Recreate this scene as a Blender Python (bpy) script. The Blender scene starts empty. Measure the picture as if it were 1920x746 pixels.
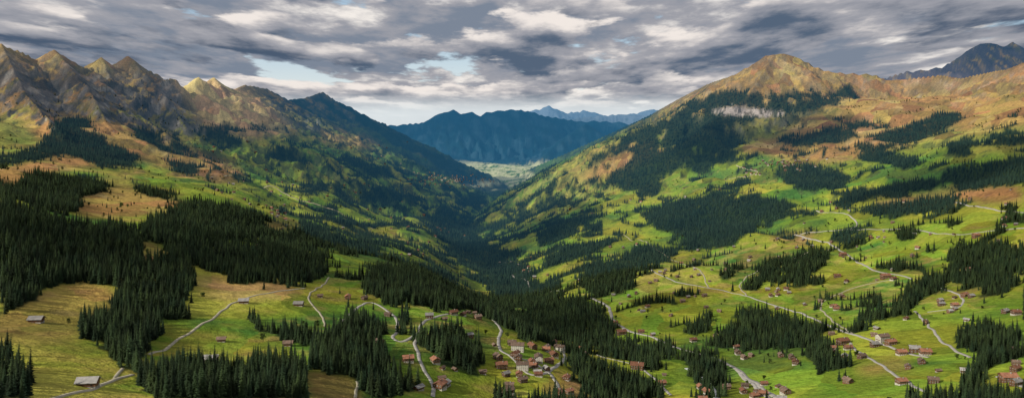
import bpy, math, random, time
import numpy as np
from mathutils import Vector
rng=np.random.default_rng(7); random.seed(7)
F=1500.0; CX=960.0; VH=220.0
scene=bpy.context.scene
# ------------------------------------------------------------ noise helpers
_perm=rng.permutation(4096)
_ga=rng.random(4096)*2*np.pi
_gx=np.cos(_ga); _gy=np.sin(_ga)
def perlin(x,y,seed=0):
    xi=np.floor(x).astype(np.int64); yi=np.floor(y).astype(np.int64)
    xf=x-xi; yf=y-yi
    def g(ix,iy,dx,dy):
        h=_perm[(_perm[(ix+seed*57)&4095]+iy)&4095]
        return _gx[h]*dx+_gy[h]*dy
    u=xf*xf*xf*(xf*(xf*6-15)+10); v=yf*yf*yf*(yf*(yf*6-15)+10)
    a=g(xi,yi,xf,yf); b=g(xi+1,yi,xf-1,yf); c=g(xi,yi+1,xf,yf-1); d=g(xi+1,yi+1,xf-1,yf-1)
    return (a+(b-a)*u)+((c+(d-c)*u)-(a+(b-a)*u))*v
def fbm(x,y,o=4,seed=0,r=0.5):
    s=0;a=1.0
    for i in range(o):
        s=s+a*perlin(x*2**i+i*13.7,y*2**i-i*7.1,seed+i); a*=r
    return s
def ridged(x,y,o=4,seed=0):
    s=0;a=1.0;t=0
    for i in range(o):
        s=s+a*(1-2*np.abs(perlin(x*2**i+3.1*i,y*2**i,seed+i))); t+=a; a*=0.5
    return s/t
def sstep(x,a,b):
    t=np.clip((x-a)/(b-a),0,1); return t*t*(3-2*t)
def gsm(A,s,axis):
    n=int(s*3)+1; k=np.exp(-0.5*(np.arange(-n,n+1)/s)**2); k/=k.sum()
    P=[(0,0)]*A.ndim; P[axis]=(n,n)
    B=np.pad(A,P,mode='edge'); out=np.zeros_like(A)
    L=A.shape[axis]
    for i,w in enumerate(k):
        sl=[slice(None)]*A.ndim; sl[axis]=slice(i,i+L); out+=w*B[tuple(sl)]
    return out
# ------------------------------------------------------------ terrain base: valley profile along bearings
cols={
-450:[(120,-90),(300,-130),(900,-180),(1500,-120),(2300,-80),(2800,-60),(3500,60),(4000,250),(5000,200),(7000,-200),(32000,-400)],
0:[(120,-80),(450,-165),(900,-222),(1600,-165),(1900,-178),(2300,-153),(2800,-150),(3500,-47),(4200,120),(5000,150),(6500,-100),(9000,-300),(32000,-500)],
100:[(120,-80),(500,-175),(950,-232),(1250,-228),(1600,-195),(1950,-215),(2400,-195),(3000,-155),(3700,-40),(4400,100),(5000,120),(6500,-100),(32000,-500)],
200:[(120,-80),(550,-193),(950,-241),(1200,-240),(1650,-222),(2000,-240),(2500,-233),(3000,-180),(3700,-84),(4300,37),(5000,120),(6500,-100),(9000,-400),(32000,-500)],
300:[(120,-80),(585,-205),(900,-250),(1200,-250),(1700,-250),(2100,-262),(2600,-245),(3300,-215),(4200,-120),(5000,20),(5500,80),(7000,-200),(32000,-500)],
400:[(120,-80),(620,-217),(850,-258),(1150,-261),(1350,-279),(1800,-276),(2000,-285),(2500,-258),(3000,-265),(4000,-213),(4900,-98),(5800,80),(7500,-200),(32000,-500)],
500:[(120,-80),(650,-230),(900,-265),(1200,-275),(1500,-295),(1850,-305),(2300,-340),(2800,-335),(3500,-340),(4500,-310),(5500,-220),(6500,-90),(7500,0),(9000,-200),(32000,-500)],
600:[(120,-80),(700,-245),(950,-272),(1200,-288),(1550,-310),(1950,-338),(2400,-405),(2800,-415),(3500,-420),(4300,-401),(5500,-366),(6500,-290),(8000,-180),(9500,-100),(11000,-250),(32000,-500)],
700:[(120,-80),(770,-270),(1000,-288),(1300,-300),(1600,-325),(1850,-345),(2400,-440),(3100,-480),(4200,-510),(5500,-520),(7000,-520),(8500,-450),(10000,-350),(12000,-450),(15000,-500),(32000,-500)],
800:[(120,-90),(850,-298),(1050,-301),(1250,-308),(1500,-330),(1700,-350),(2200,-450),(2800,-504),(3500,-550),(5000,-625),(6500,-695),(8000,-735),(9500,-775),(11000,-760),(12500,-640),(15000,-500),(32000,-500)],
860:[(120,-90),(900,-316),(1050,-312),(1400,-332),(1700,-385),(2300,-525),(3000,-610),(4000,-700),(5500,-745),(7000,-780),(9000,-800),(11000,-815),(13000,-800),(14500,-660),(32000,-500)],
930:[(120,-90),(950,-330),(1200,-335),(1450,-355),(1700,-425),(2200,-540),(2800,-620),(3600,-680),(4600,-700),(5800,-725),(7500,-775),(9500,-800),(11500,-815),(13500,-800),(14500,-680),(32000,-500)],
1000:[(120,-90),(950,-338),(1150,-337),(1350,-362),(1600,-450),(2000,-535),(2500,-575),(3200,-600),(4000,-610),(5000,-610),(6200,-640),(7800,-710),(9500,-780),(11500,-800),(13500,-780),(32000,-500)],
1100:[(120,-90),(1000,-352),(1200,-383),(1450,-440),(1800,-500),(2200,-520),(2800,-535),(3500,-530),(4300,-510),(5300,-480),(6500,-490),(8000,-520),(9500,-620),(12000,-740),(14000,-650),(32000,-500)],
1200:[(120,-90),(1150,-410),(1350,-436),(1700,-476),(2200,-499),(2700,-504),(3300,-500),(4000,-470),(4800,-410),(5600,-345),(6500,-280),(7800,-250),(9000,-350),(12000,-600),(32000,-500)],
1300:[(120,-90),(1100,-392),(1300,-425),(1600,-460),(2000,-480),(2500,-480),(3000,-465),(3600,-430),(4300,-350),(5000,-245),(5800,-110),(6600,0),(8000,-200),(32000,-500)],
1400:[(120,-90),(1150,-403),(1350,-432),(1650,-462),(2100,-476),(2500,-467),(2900,-445),(3350,-402),(3900,-338),(4400,-235),(5000,-100),(5600,70),(6200,120),(8000,-200),(32000,-500)],
1500:[(120,-90),(1080,-378),(1350,-410),(1750,-445),(2150,-455),(2700,-425),(3150,-370),(3650,-310),(4200,-215),(4700,-90),(5200,50),(5700,150),(8000,-200),(32000,-500)],
1600:[(120,-90),(1000,-352),(1400,-401),(1900,-431),(2300,-429),(2600,-399),(2950,-354),(3400,-295),(3900,-208),(4400,-88),(4900,60),(5400,170),(8000,0),(32000,-500)],
1700:[(120,-90),(950,-335),(1300,-375),(1800,-405),(2400,-370),(2720,-325),(3100,-270),(3600,-190),(4100,-80),(4600,60),(5200,170),(7000,50),(9000,100),(32000,-300)],
1800:[(120,-90),(900,-318),(1250,-358),(1650,-374),(1950,-364),(2200,-337),(2500,-300),(2850,-247),(3250,-173),(3700,-74),(4300,57),(4900,160),(7000,100),(9000,200),(32000,-300)],
1920:[(120,-90),(850,-302),(1150,-330),(1500,-340),(1750,-327),(2000,-307),(2250,-270),(2550,-221),(2900,-155),(3300,-66),(3800,51),(4600,180),(7000,150),(9000,200),(32000,-300)],
2400:[(120,-90),(800,-280),(1400,-280),(2000,-200),(2800,-50),(3500,100),(4500,300),(9000,200),(32000,-300)],
}
U0,U1,NU=-520.0,2440.0,1350
D0,D1,ND=120.0,32000.0,1050
ug=np.linspace(U0,U1,NU); lg=np.linspace(math.log(D0),math.log(D1),ND); dg=np.exp(lg)
ck=sorted(cols)
tab=np.array([np.interp(lg,[math.log(p[0]) for p in cols[c]],[p[1] for p in cols[c]]) for c in ck])
tab=gsm(tab,9,1)
base=np.empty((NU,ND))
for j in range(ND): base[:,j]=np.interp(ug,ck,tab[:,j])
base=gsm(base,14,0)
UU,DD=np.meshgrid(ug,dg,indexing='ij')
X=(UU-CX)/F*DD; Y=DD
# rolling ground relief
amp=8+sstep(DD,1500,4000)*30+sstep(DD,9000,14000)*20
Z=base+amp*fbm(X/620,Y/620,3,3)+ (5+sstep(DD,1800,4000)*15)*fbm(X/170,Y/170,3,9)
# stream gullies on both hillsides
gm=sstep(UU,1150,1350)*sstep(DD,2000,3000)
Z-=gm*42*np.clip(ridged(X/520+0.4*fbm(X/900,Y/900,2,5),Y/1500,2,21),0,1)**3
gm=(1-sstep(UU,700,860))*sstep(DD,2800,4200)
Z-=gm*50*np.clip(ridged(Y/560+0.4*fbm(X/900,Y/900,2,6),X/1500,2,25),0,1)**2
# ------------------------------------------------------------ mountain ridges
def P(u,v,d): return ((u-CX)/F*d, d, (VH-v)/F*d)
ridges=[
 dict(pts=[P(-500,20,3900),P(-200,60,4300),P(0,80,4600),P(30,92,4650),P(70,112,4750),P(100,93,4800),P(130,119,4900),P(155,139,5000),P(190,107,5100),P(215,127,5200),P(240,105,5300),P(270,130,5500),P(300,146,5650),P(330,160,5800),P(350,165,5900),P(370,143,6000),P(388,158,6100),P(400,145,6200),P(430,170,6500),P(460,159,6900),P(500,166,7400),P(540,187,8000),P(570,184,8600),P(605,172,9200),P(640,194,9400),P(680,220,9800),P(715,236,10200),P(770,262,10800),P(850,300,11400)],
      s=0.50,j=12,g=0.40,k=30),
 dict(pts=[P(100,93,4800),P(165,165,4350),P(215,255,3800)],s=0.5,j=22,g=0.4,k=35),
 dict(pts=[P(190,107,5100),P(225,190,4700),P(310,250,4200)],s=0.52,j=22,g=0.4,k=35),
 dict(pts=[P(240,105,5300),P(305,175,4950),P(350,240,4600)],s=0.5,j=22,g=0.4,k=35),
 dict(pts=[P(300,146,5650),P(350,200,5300),P(420,255,4900)],s=0.5,j=12,g=0.3,k=35),
 dict(pts=[P(0,80,4600),P(50,180,4000),P(120,255,3450)],s=0.5,j=22,g=0.4,k=35),
 dict(pts=[P(400,145,6200),P(440,205,5900),P(520,258,5500)],s=0.42,j=10,g=0.22,k=40),
 dict(pts=[P(500,166,7400),P(560,215,7000),P(640,265,6600)],s=0.42,j=10,g=0.28,k=40),
 dict(pts=[P(605,172,9200),P(690,240,8800),P(760,290,8600)],s=0.5,j=12,g=0.3,k=50),
 # right hill and shoulder
 dict(pts=[P(960,330,10800),P(1050,292,10000),P(1150,247,9200),P(1225,212,8500),P(1280,181,7200),P(1330,156,6600),P(1380,139,6200),P(1425,122,5900),P(1436,103,5860),P(1470,100,5850),P(1500,109,5850),P(1530,125,5800),P(1560,134,5750),P(1600,137,5700),P(1640,139,5650),P(1660,149,5600),P(1700,147,5600),P(1760,140,5400),P(1800,146,5200),P(1850,136,5000),P(1890,129,4800),P(1920,117,4600),P(2050,80,4300),P(2400,60,4000)],
      s=0.52,j=4,g=0.22,k=25),
 dict(pts=[P(1450,104,5850),P(1400,180,5300),P(1330,230,5000)],s=0.5,j=8,g=0.22,k=50),
 dict(pts=[P(1560,134,5750),P(1600,190,5200),P(1560,240,4700)],s=0.42,j=6,g=0.22,k=50),
 # rocky peak behind right
 dict(pts=[P(1560,170,10000),P(1640,152,9500),P(1700,133,9200),P(1760,126,9100),P(1800,112,9000),P(1815,93,9000),P(1840,80,9000),P(1860,79,9000),P(1880,86,9000),P(1900,77,9000),P(1925,92,9000),P(1980,120,9000),P(2200,100,9000)],s=0.62,j=16,g=0.42,k=30),
 # far massif closing the valley
 dict(pts=[P(600,240,15000),P(700,238,15000),P(760,232,15200),P(800,229,15500),P(818,215,15500),P(832,210,15500),P(850,205,15500),P(862,214,15500),P(885,209,15500),P(902,225,15600),P(912,210,15600),P(940,206,15700),P(970,204,15800),P(1000,210,16000),P(1030,218,16200),P(1080,226,16500),P(1160,228,16800),P(1240,244,17000),P(1400,240,17500)],s=0.45,j=20,g=0.48,k=30),
 dict(pts=[P(850,205,15500),P(880,260,14600),P(900,300,14000)],s=0.5,j=16,g=0.45,k=60),
 dict(pts=[P(970,204,15800),P(990,255,14900),P(1010,300,14200)],s=0.5,j=16,g=0.45,k=60),
 dict(pts=[P(780,231,15300),P(800,265,14600),P(820,300,14000)],s=0.5,j=16,g=0.45,k=60),
 dict(pts=[P(1100,232,14500),P(1050,262,13800),P(1010,300,13200)],s=0.45,j=16,g=0.4,k=60),
 dict(pts=[P(950,222,26000),P(1000,207,26000),P(1030,199,26000),P(1060,212,26000),P(1100,206,26500),P(1150,219,26500),P(1200,208,26500),P(1225,203,26500),P(1300,215,26500)],s=0.45,j=60,g=0.4,k=60),
 dict(pts=[P(1050,228,20000),P(1100,218,20500),P(1160,214,21000),P(1230,216,21000),P(1300,212,21500)],s=0.45,j=40,g=0.4,k=60),
]
j0=int(np.searchsorted(dg,2600))
xs=X[:,j0:].ravel(); ys=Y[:,j0:].ravel(); zs=Z[:,j0:].ravel()
rw=np.zeros_like(zs); crest=np.zeros_like(zs)
gx=perlin(xs/800,ys/800,31)+0.6*perlin(xs/260,ys/260,33)
iso=ridged(xs/210+0.3*gx,ys/210,4,61)
for ri,R in enumerate(ridges):
    p=np.array(R['pts']); best=np.full_like(xs,-1e9); bs=np.zeros_like(xs); bd=np.zeros_like(xs); acc=0
    sc=1.0 if p[0][1]<12000 else 2.2
    for a,b in zip(p[:-1],p[1:]):
        dx,dy=b[0]-a[0],b[1]-a[1]; L2=dx*dx+dy*dy; L=math.sqrt(L2)
        t=np.clip(((xs-a[0])*dx+(ys-a[1])*dy)/L2,0,1)
        dist=np.hypot(xs-a[0]-t*dx,ys-a[1]-t*dy)
        h=a[2]+t*(b[2]-a[2])-R['s']*(dist+90*sc*(1-np.exp(-dist/(110*sc))))
        m=h>best
        best[m]=h[m]; bs[m]=(acc+t*L)[m]; bd[m]=dist[m]; acc+=L
    side=bs/(240*sc)+gx*1.7
    gul=np.minimum(bd*R['g'],130*sc)*(0.70-0.95*ridged(side,bd/(1300*sc),4,41))
    jit=R['j']*fbm(bs/(110*sc),bs*0+2.2,3,51)*np.exp(-bd/(160*sc))
    h=best-gul+jit+np.minimum(bd,150)*0.12*fbm(xs/60,ys/60,2,71)+np.minimum(bd,260)*R['g']*0.42*(iso-0.45)
    k=R['k']; q=np.clip(0.5+0.5*(h-zs)/k,0,1)
    zs=zs*(1-q)+h*q+k*q*(1-q)*0.25
    rw=np.maximum(rw,q)
    if ri==0: crest=np.exp(-bd/170)
Z[:,j0:]=zs.reshape(NU,-1)
RW=np.zeros_like(Z); RW[:,j0:]=rw.reshape(NU,-1)
CR=np.zeros_like(Z); CR[:,j0:]=crest.reshape(NU,-1)
def zat(x,y):
    x=np.asarray(x,float); y=np.asarray(y,float)
    fu=np.clip((F*x/y+CX-U0)/(U1-U0)*(NU-1),0,NU-1.001); fd=np.clip((np.log(y)-lg[0])/(lg[-1]-lg[0])*(ND-1),0,ND-1.001)
    i=fu.astype(int); j=fd.astype(int); a=fu-i; b=fd-j
    return (Z[i,j]*(1-a)*(1-b)+Z[i+1,j]*a*(1-b)+Z[i,j+1]*(1-a)*b+Z[i+1,j+1]*a*b)
def survey(u,v):
    """ground coordinates of a landmark seen on bearing u / depression v from the viewpoint"""
    d=np.exp(np.linspace(math.log(300),math.log(20000),6000)); x=(u-CX)/F*d
    vp=VH-zat(x,d)*F/d
    k=np.argmax(vp<=v)
    if vp[k]>v: return None
    return x[k],d[k]
# ------------------------------------------------------------ land-cover maps
MW,MH=960,373
gu,gv=np.meshgrid((np.arange(MW)+.5)*2,(np.arange(MH)+.5)*2,indexing='ij')
def fill(poly,img,val=1.0):
    p=np.array(poly,float); u0,v0=p.min(0); u1,v1=p.max(0)
    i0,i1=max(0,int(u0/2)-1),min(MW,int(u1/2)+2); j0_,j1_=max(0,int(v0/2)-1),min(MH,int(v1/2)+2)
    if i1<=i0 or j1_<=j0_: return
    a=gu[i0:i1,j0_:j1_]; b=gv[i0:i1,j0_:j1_]; ins=np.zeros(a.shape,bool)
    n=len(p)
    for k in range(n):
        x1,y1=p[k]; x2,y2=p[(k+1)%n]
        if y1==y2: continue
        c=((y1>b)!=(y2>b))&(a<(x2-x1)*(b-y1)/(y2-y1)+x1)
        ins^=c
    img[i0:i1,j0_:j1_][ins]=val
forests=[
[(0,385),(60,395),(120,418),(200,422),(255,432),(262,460),(265,500),(235,515),(215,530),(160,520),(130,525),(75,545),(40,580),(0,590)],
[(0,352),(40,352),(55,328),(110,325),(195,343),(205,360),(150,368),(138,392),(120,398),(0,372)],
[(285,415),(310,395),(370,380),(440,392),(490,405),(497,432),(480,450),(420,450),(300,450),(262,440)],
[(300,448),(400,452),(500,462),(560,475),(610,490),(612,520),(560,532),(500,534),(440,532),(420,518),(370,502),(310,488)],
[(480,445),(560,428),(620,442),(700,453),(740,465),(700,472),(640,472),(560,468),(500,460)],
[(220,540),(235,520),(270,495),(310,482),(350,495),(360,520),(345,545),(330,560),(355,575),(350,600),(300,605),(290,640),(270,670),(235,690),(200,670),(195,640),(150,630),(150,608),(200,595),(215,570)],
[(240,690),(280,680),(330,690),(390,698),(450,698),(500,678),(540,675),(570,690),(580,746),(290,746),(265,715)],
[(470,598),(510,620),(560,612),(600,630),(650,602),(680,590),(710,620),(700,650),(740,690),(760,710),(790,730),(740,746),(680,746),(670,705),(620,692),(590,685),(590,655),(540,635),(480,622)],
[(690,515),(720,502),(770,496),(800,512),(850,535),(900,562),(900,582),(840,578),(790,572),(730,568),(690,548)],
[(900,568),(940,575),(1000,592),(1050,625),(1060,640),(1000,640),(950,612),(905,602)],
[(790,618),(850,618),(880,640),(895,680),(895,700),(840,690),(800,660),(780,640)],
[(0,650),(20,660),(40,695),(40,730),(70,746),(0,746)],
[(748,600),(768,600),(770,622),(748,622)],
[(790,405),(830,388),(870,400),(900,440),(930,480),(1000,500),(1010,530),(1040,560),(1080,560),(1130,580),(1150,610),(1140,640),(1180,655),(1250,690),(1200,690),(1100,650),(1060,640),(1000,590),(940,560),(900,520),(860,490),(830,450)],
[(1060,650),(1110,690),(1180,702),(1240,746),(1110,746),(1070,690)],
[(250,238),(300,248),(340,265),(370,290),(320,285),(260,265)],
[(380,232),(450,242),(460,280),(420,275),(380,255)],
[(90,255),(130,220),(190,243),(205,272),(260,292),(250,312),(190,312),(130,292),(60,300),(0,310),(0,290),(60,280)],
[(300,292),(350,312),(390,320),(340,327),(310,305)],[(400,322),(480,337),(475,350)],
[(240,335),(320,362),(340,372),(280,368),(240,350)],
[(630,287),(700,302),(740,330),(700,332),(650,312)],[(680,352),(750,357),(800,372),(800,385),(720,387),(690,372)],
[(560,347),(600,345),(608,357),(575,362)],[(600,385),(625,380),(645,402),(620,404)],
[(470,240),(520,243),(515,250),(475,250)],[(530,270),(580,275),(570,285),(535,282)],[(500,288),(600,300),(640,315),(600,312),(520,300)],
[(1210,400),(1240,375),(1290,370),(1320,388),(1340,360),(1390,365),(1460,380),(1500,384),(1440,412),(1400,442),(1370,462),(1290,472),(1280,440),(1220,425)],
[(1170,285),(1240,235),(1290,192),(1360,172),(1440,178),(1530,172),(1590,168),(1615,182),(1540,202),(1490,214),(1450,222),(1380,227),(1350,242),(1400,262),(1380,300),(1300,322),(1240,300),(1200,300)],
[(1110,345),(1160,318),(1200,292),(1250,305),(1280,322),(1200,347),(1140,350)],
[(1230,235),(1200,262),(1130,300),(1080,318),(1120,285),(1190,245)],
[(1370,282),(1430,302),(1370,304)],[(1160,345),(1230,345),(1240,358),(1170,360)],
[(1470,262),(1540,243),(1610,232),(1665,208),(1650,227),(1590,257),(1520,281),(1490,277)],
[(1620,267),(1690,237),(1780,213),(1800,203),(1790,237),(1720,262),(1640,287),(1610,292)],
[(1600,292),(1660,287),(1740,302),(1700,313),(1620,307)],[(1770,263),(1830,267),(1820,292),(1770,292)],[(1850,253),(1920,257),(1920,275),(1860,267)],
[(1440,322),(1520,312),(1600,324),(1580,350),(1500,366),(1470,342)],[(1370,338),(1410,338),(1400,352),(1370,352)],
[(1400,413),(1460,398),(1530,393),(1600,363),(1700,343),(1790,313),(1830,313),(1780,342),(1690,367),(1600,382),(1530,402),(1440,417)],
[(1780,343),(1830,313),(1920,293),(1920,345),(1850,352),(1800,362)],
[(1610,394),(1690,376),(1790,370),(1790,397),(1700,404),(1640,404)],
[(1550,445),(1600,425),(1640,434),(1610,463),(1560,458)],
[(1410,505),(1480,480),(1550,470),(1550,492),(1500,532),(1420,527)],
[(1780,457),(1850,452),(1920,468),(1920,510),(1880,500),(1780,500)],
[(1690,538),(1780,505),(1850,495),(1915,525),(1880,560),(1850,552),(1790,525),(1730,560),(1690,590),(1600,622),(1620,597),(1690,572)],
[(1800,625),(1840,602),(1920,630),(1910,670),(1850,700),(1820,746),(1800,722),(1840,672),(1805,652)],
[(1020,485),(1100,455),(1170,438),(1160,453),(1090,483),(1030,497)],
[(1080,524),(1150,485),(1200,455),(1270,468),(1270,482),(1200,512),(1170,542),(1130,562),(1090,542)],
[(1340,625),(1385,605),(1390,575),(1430,585),(1510,605),(1570,655),(1580,690),(1540,710),(1510,645),(1450,662),(1400,652),(1350,642)],
[(1290,603),(1340,580),(1340,597),(1300,607)],[(1350,513),(1420,488),(1370,517)],
[(1280,665),(1330,662),(1360,692),(1350,746),(1310,746),(1300,702)],
[(1880,385),(1905,385),(1905,410),(1885,410)],[(1685,435),(1715,435),(1715,450),(1685,450)],
[(1150,640),(1260,648),(1280,670),(1200,665)],[(1580,690),(1600,700),(1590,720),(1570,710)],
[(850,380),(900,350),(960,345),(950,360),(900,380),(870,395)],[(960,400),(1010,370),(1070,360),(1050,380),(1000,400),(960,425)],
[(900,425),(950,400),(960,430),(930,440)],[(1000,440),(1060,410),(1130,395),(1110,415),(1050,445),(1010,460)],
]
FM=np.zeros((MW,MH))
for p_ in forests: fill(p_,FM)
FM=gsm(gsm(FM,4.5,0),2.6,1)
gold=[
[(140,385),(160,362),(230,350),(340,375),(345,395),(270,400),(150,412)],
[(0,590),(80,545),(160,525),(220,545),(210,590),(150,605),(150,630),(60,640),(0,640)],
[(250,450),(300,450),(300,480),(265,500)],
[(370,525),(440,535),(560,535),(545,550),(440,560),(380,545)],
[(580,690),(670,705),(680,746),(580,746)],
[(30,215),(140,205),(300,250),(420,300),(470,330),(380,330),(260,300),(120,320),(0,350),(0,320),(100,290)],
[(490,415),(560,420),(540,435),(500,435)],[(170,335),(260,325),(250,340),(190,345)],
[(0,315),(60,320),(50,350),(0,352)],
[(1330,160),(1440,100),(1560,130),(1700,140),(1920,110),(1920,230),(1780,240),(1640,290),(1560,300),(1480,300),(1400,280),(1480,250),(1600,190),(1340,190)],
[(330,140),(410,140),(500,200),(550,240),(470,255),(380,235)],
[(1030,720),(1080,712),(1110,746),(1040,746)],[(1600,690),(1700,670),(1710,690),(1620,705)],
[(1080,330),(1160,290),(1220,260),(1240,280),(1160,320),(1100,345)],
[(1640,380),(1790,350),(1900,345),(1920,380),(1800,375)],[(1440,440),(1540,430),(1500,450)],
[(590,250),(680,255),(720,275),(640,275)],
]
GM=np.zeros((MW,MH))
for p_ in gold: fill(p_,GM)
GM=gsm(gsm(GM,6,0),4,1)
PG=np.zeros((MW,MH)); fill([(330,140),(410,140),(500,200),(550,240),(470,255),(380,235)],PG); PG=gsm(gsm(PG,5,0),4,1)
def look(M,x,y,z,out=0.0):
    u=F*x/y+CX; v=VH-z*F/y
    i=np.floor(u/2).astype(int); j=np.floor(v/2).astype(int)
    ok=(i>=0)&(i<MW)&(j>=0)&(j<MH)
    r=np.where(ok,M[np.clip(i,0,MW-1),np.clip(j,0,MH-1)],out)
    return r,ok
lb=np.zeros((MW,MH)); fill([(1338,206),(1380,199),(1430,206),(1475,212),(1440,220),(1370,217),(1340,213)],lb); lb=gsm(gsm(lb,2,0),1,1)
def forest_density(x,y,z,soft=0.0):
    m,ok=look(FM,x,y,z)
    far=sstep(y,1800,4500)
    n=(1-far)*fbm(x/75,y/75,4,81,0.62)+far*fbm(x/170,y/300,4,83,0.68)
    if soft: m=m+rng.uniform(-soft,soft,len(x))*(m>0.06)
    r=(m+n*1.02*(m>0.04))>0.50
    r=np.where(ok,r,(fbm(x/420,y/420,3,85)>0.08)&(z<60))
    lbv,_=look(lb,x,y,z); r&=~(lbv+0.8*fbm(x/35,y/60,3,163)*(lbv>0.05)>0.42)
    u=F*x/y+CX
    hed=(np.abs(perlin(x/330+0.3*perlin(x/120,y/120,7),y/600,91))<0.022)&(perlin(x/240,y/240,93)>0.05)&(y>1700)&(u>880)&(z<-40)&(y<5500)
    hedl=(np.abs(perlin(x/300,y/420,95))<0.03)&(perlin(x/260,y/260,97)>0.0)&(y>2600)&(u>380)&(u<860)&(z<-60)
    vall=(fbm(x/160,y/160,3,99)>0.12)&(y>2400)&(y<8500)&(u>560)&(u<1130)&(z<-380)
    clump=(fbm(x/120,y/150,3,103)>0.45)&(y>1500)&(z<20)&(u>480)
    return r|hed|hedl|vall|clump
# ------------------------------------------------------------ ground colour
zu=np.gradient(Z,axis=0)/((ug[1]-ug[0])/F*DD); zd=np.gradient(Z,axis=1)/np.gradient(dg)[None,:]
slope=np.hypot(zu,zd)
n1=fbm(X/300,Y/300,4,101); n2=fbm(X/45,Y/45,3,111); n3=fbm(X/1200,Y/1200,3,121)
def mixc(a,b,t): return a*(1-t[...,None])+np.array(b)*t[...,None]
C=np.zeros(Z.shape+(3,))+np.array([0.135,0.215,0.022])
C=mixc(C,[0.235,0.270,0.030],sstep(n1,-0.1,0.4))
C=mixc(C,[0.065,0.145,0.026],sstep(-n1,0.1,0.45))
C=mixc(C,[0.30,0.25,0.07],0.6*sstep(n2*0.7+0.8*n3,0.1,0.5))
leftnear=(1-sstep(UU,350,620))*(1-sstep(DD,1300,1900))
C=mixc(C,[0.27,0.255,0.042],leftnear*sstep(n1+0.5*n2,-0.35,0.25)*0.75)
gmk,_=look(GM,X,Y,Z); pgk,_=look(PG,X,Y,Z)
gold_t=np.clip(gmk*1.3+0.5*n1*(gmk>0.05),0,1)
near=1-sstep(DD,1500,2200)
alt=sstep(Z+60*n1+40*n3,-230,-20)
C=mixc(C,[0.225,0.195,0.052],alt*0.78)
gg=np.maximum(gold_t,sstep(Z+60*n1,-30,140))
C=mixc(C,[0.34,0.22,0.068],gg*0.9*(1-0.35*near))
C=mixc(C,[0.13,0.08,0.032],0.7*sstep(n2+0.5*n1,0.0,0.45)*np.maximum(gold_t*(1-0.5*near),sstep(Z,-40,100)))
C=mixc(C,[0.44,0.33,0.14],0.6*sstep(n1+n2*0.5,0.1,0.45)*np.maximum(gold_t*(1-0.5*near),sstep(Z,-40,100)))
# heath and scrub on the steeper ground
C=mixc(C,[0.045,0.065,0.025],0.75*sstep(fbm(X/75,Y/75,4,141,0.65)+0.8*slope,0.58,0.88)*sstep(DD,2200,3500)*(1-0.6*gold_t))
# rock
left=1-sstep(UU,330,430)
st=fbm(X/70,Y/240,4,131)
rock=sstep(slope+0.35*st+0.15*n2,0.62,0.80)*sstep(RW,0.1,0.6)*sstep(Z,-170,-60)
rock=np.maximum(rock*0.9,left*sstep(-(st+0.6*n2+0.5*n1),-0.02,0.25)*sstep(Z+60*n2,10,90)*sstep(RW,0.05,0.5)*0.8)
right2=sstep(DD,7600,8400)*sstep(UU,1500,1600)
rock=np.where(UU>1000,rock*0.35,rock)*(1-0.9*pgk)
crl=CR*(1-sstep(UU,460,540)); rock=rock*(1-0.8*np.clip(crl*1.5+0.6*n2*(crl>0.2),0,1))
rock=np.maximum(rock,right2*sstep(st,-0.5,0.0))
rk=np.zeros_like(C)+np.array([0.13,0.12,0.12]); rk=mixc(rk,[0.04,0.042,0.05],sstep(st,-0.1,0.3)); rk=mixc(rk,[0.35,0.32,0.28],sstep(-st+n2*0.5,0.25,0.6))
rk=mixc(rk,[0.075,0.065,0.085],right2*0.8)
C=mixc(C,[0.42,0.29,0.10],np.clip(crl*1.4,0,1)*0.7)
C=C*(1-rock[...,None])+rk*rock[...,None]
fd_=forest_density(X,Y,Z)
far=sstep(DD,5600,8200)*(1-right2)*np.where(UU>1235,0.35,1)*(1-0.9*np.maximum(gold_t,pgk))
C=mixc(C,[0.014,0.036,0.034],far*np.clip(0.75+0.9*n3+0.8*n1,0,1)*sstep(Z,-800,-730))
fm_=sstep(DD,12800,13500); C=mixc(C,[0.006,0.030,0.050],fm_*0.95)  # bluish aerial veil painted into the far ground colour, palest at the back
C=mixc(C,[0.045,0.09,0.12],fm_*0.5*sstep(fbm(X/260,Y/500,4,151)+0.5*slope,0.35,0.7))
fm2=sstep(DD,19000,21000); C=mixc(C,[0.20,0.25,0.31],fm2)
C=mixc(C,[0.50,0.38,0.17],np.clip(pgk*(0.9+0.9*n2),0,1)*0.85)  # golden grass patch, with its sunlit brightness painted into the colour
town=(sstep(DD,7400,8800)*(1-sstep(DD,13000,13600)))*sstep(-Z,690,735)
C=mixc(C,[0.50,0.50,0.28],town*sstep(n2+n1,-0.45,0.0)*0.92)
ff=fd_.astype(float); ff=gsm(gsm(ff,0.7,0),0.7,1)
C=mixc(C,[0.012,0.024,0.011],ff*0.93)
lbm,_=look(lb,X,Y,Z); lbs=fbm(X/26,Y/70,3,161)
C=mixc(C,[0.09,0.085,0.09],np.clip(lbm*1.3,0,1)*0.8); C=mixc(C,[0.40,0.355,0.33],np.clip(lbm*sstep(lbs,-0.25,0.25)*1.4,0,0.95))
C=np.clip(C,0.004,0.9)
mead=np.clip(1-ff-rock-far-lbm,0,1)
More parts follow.
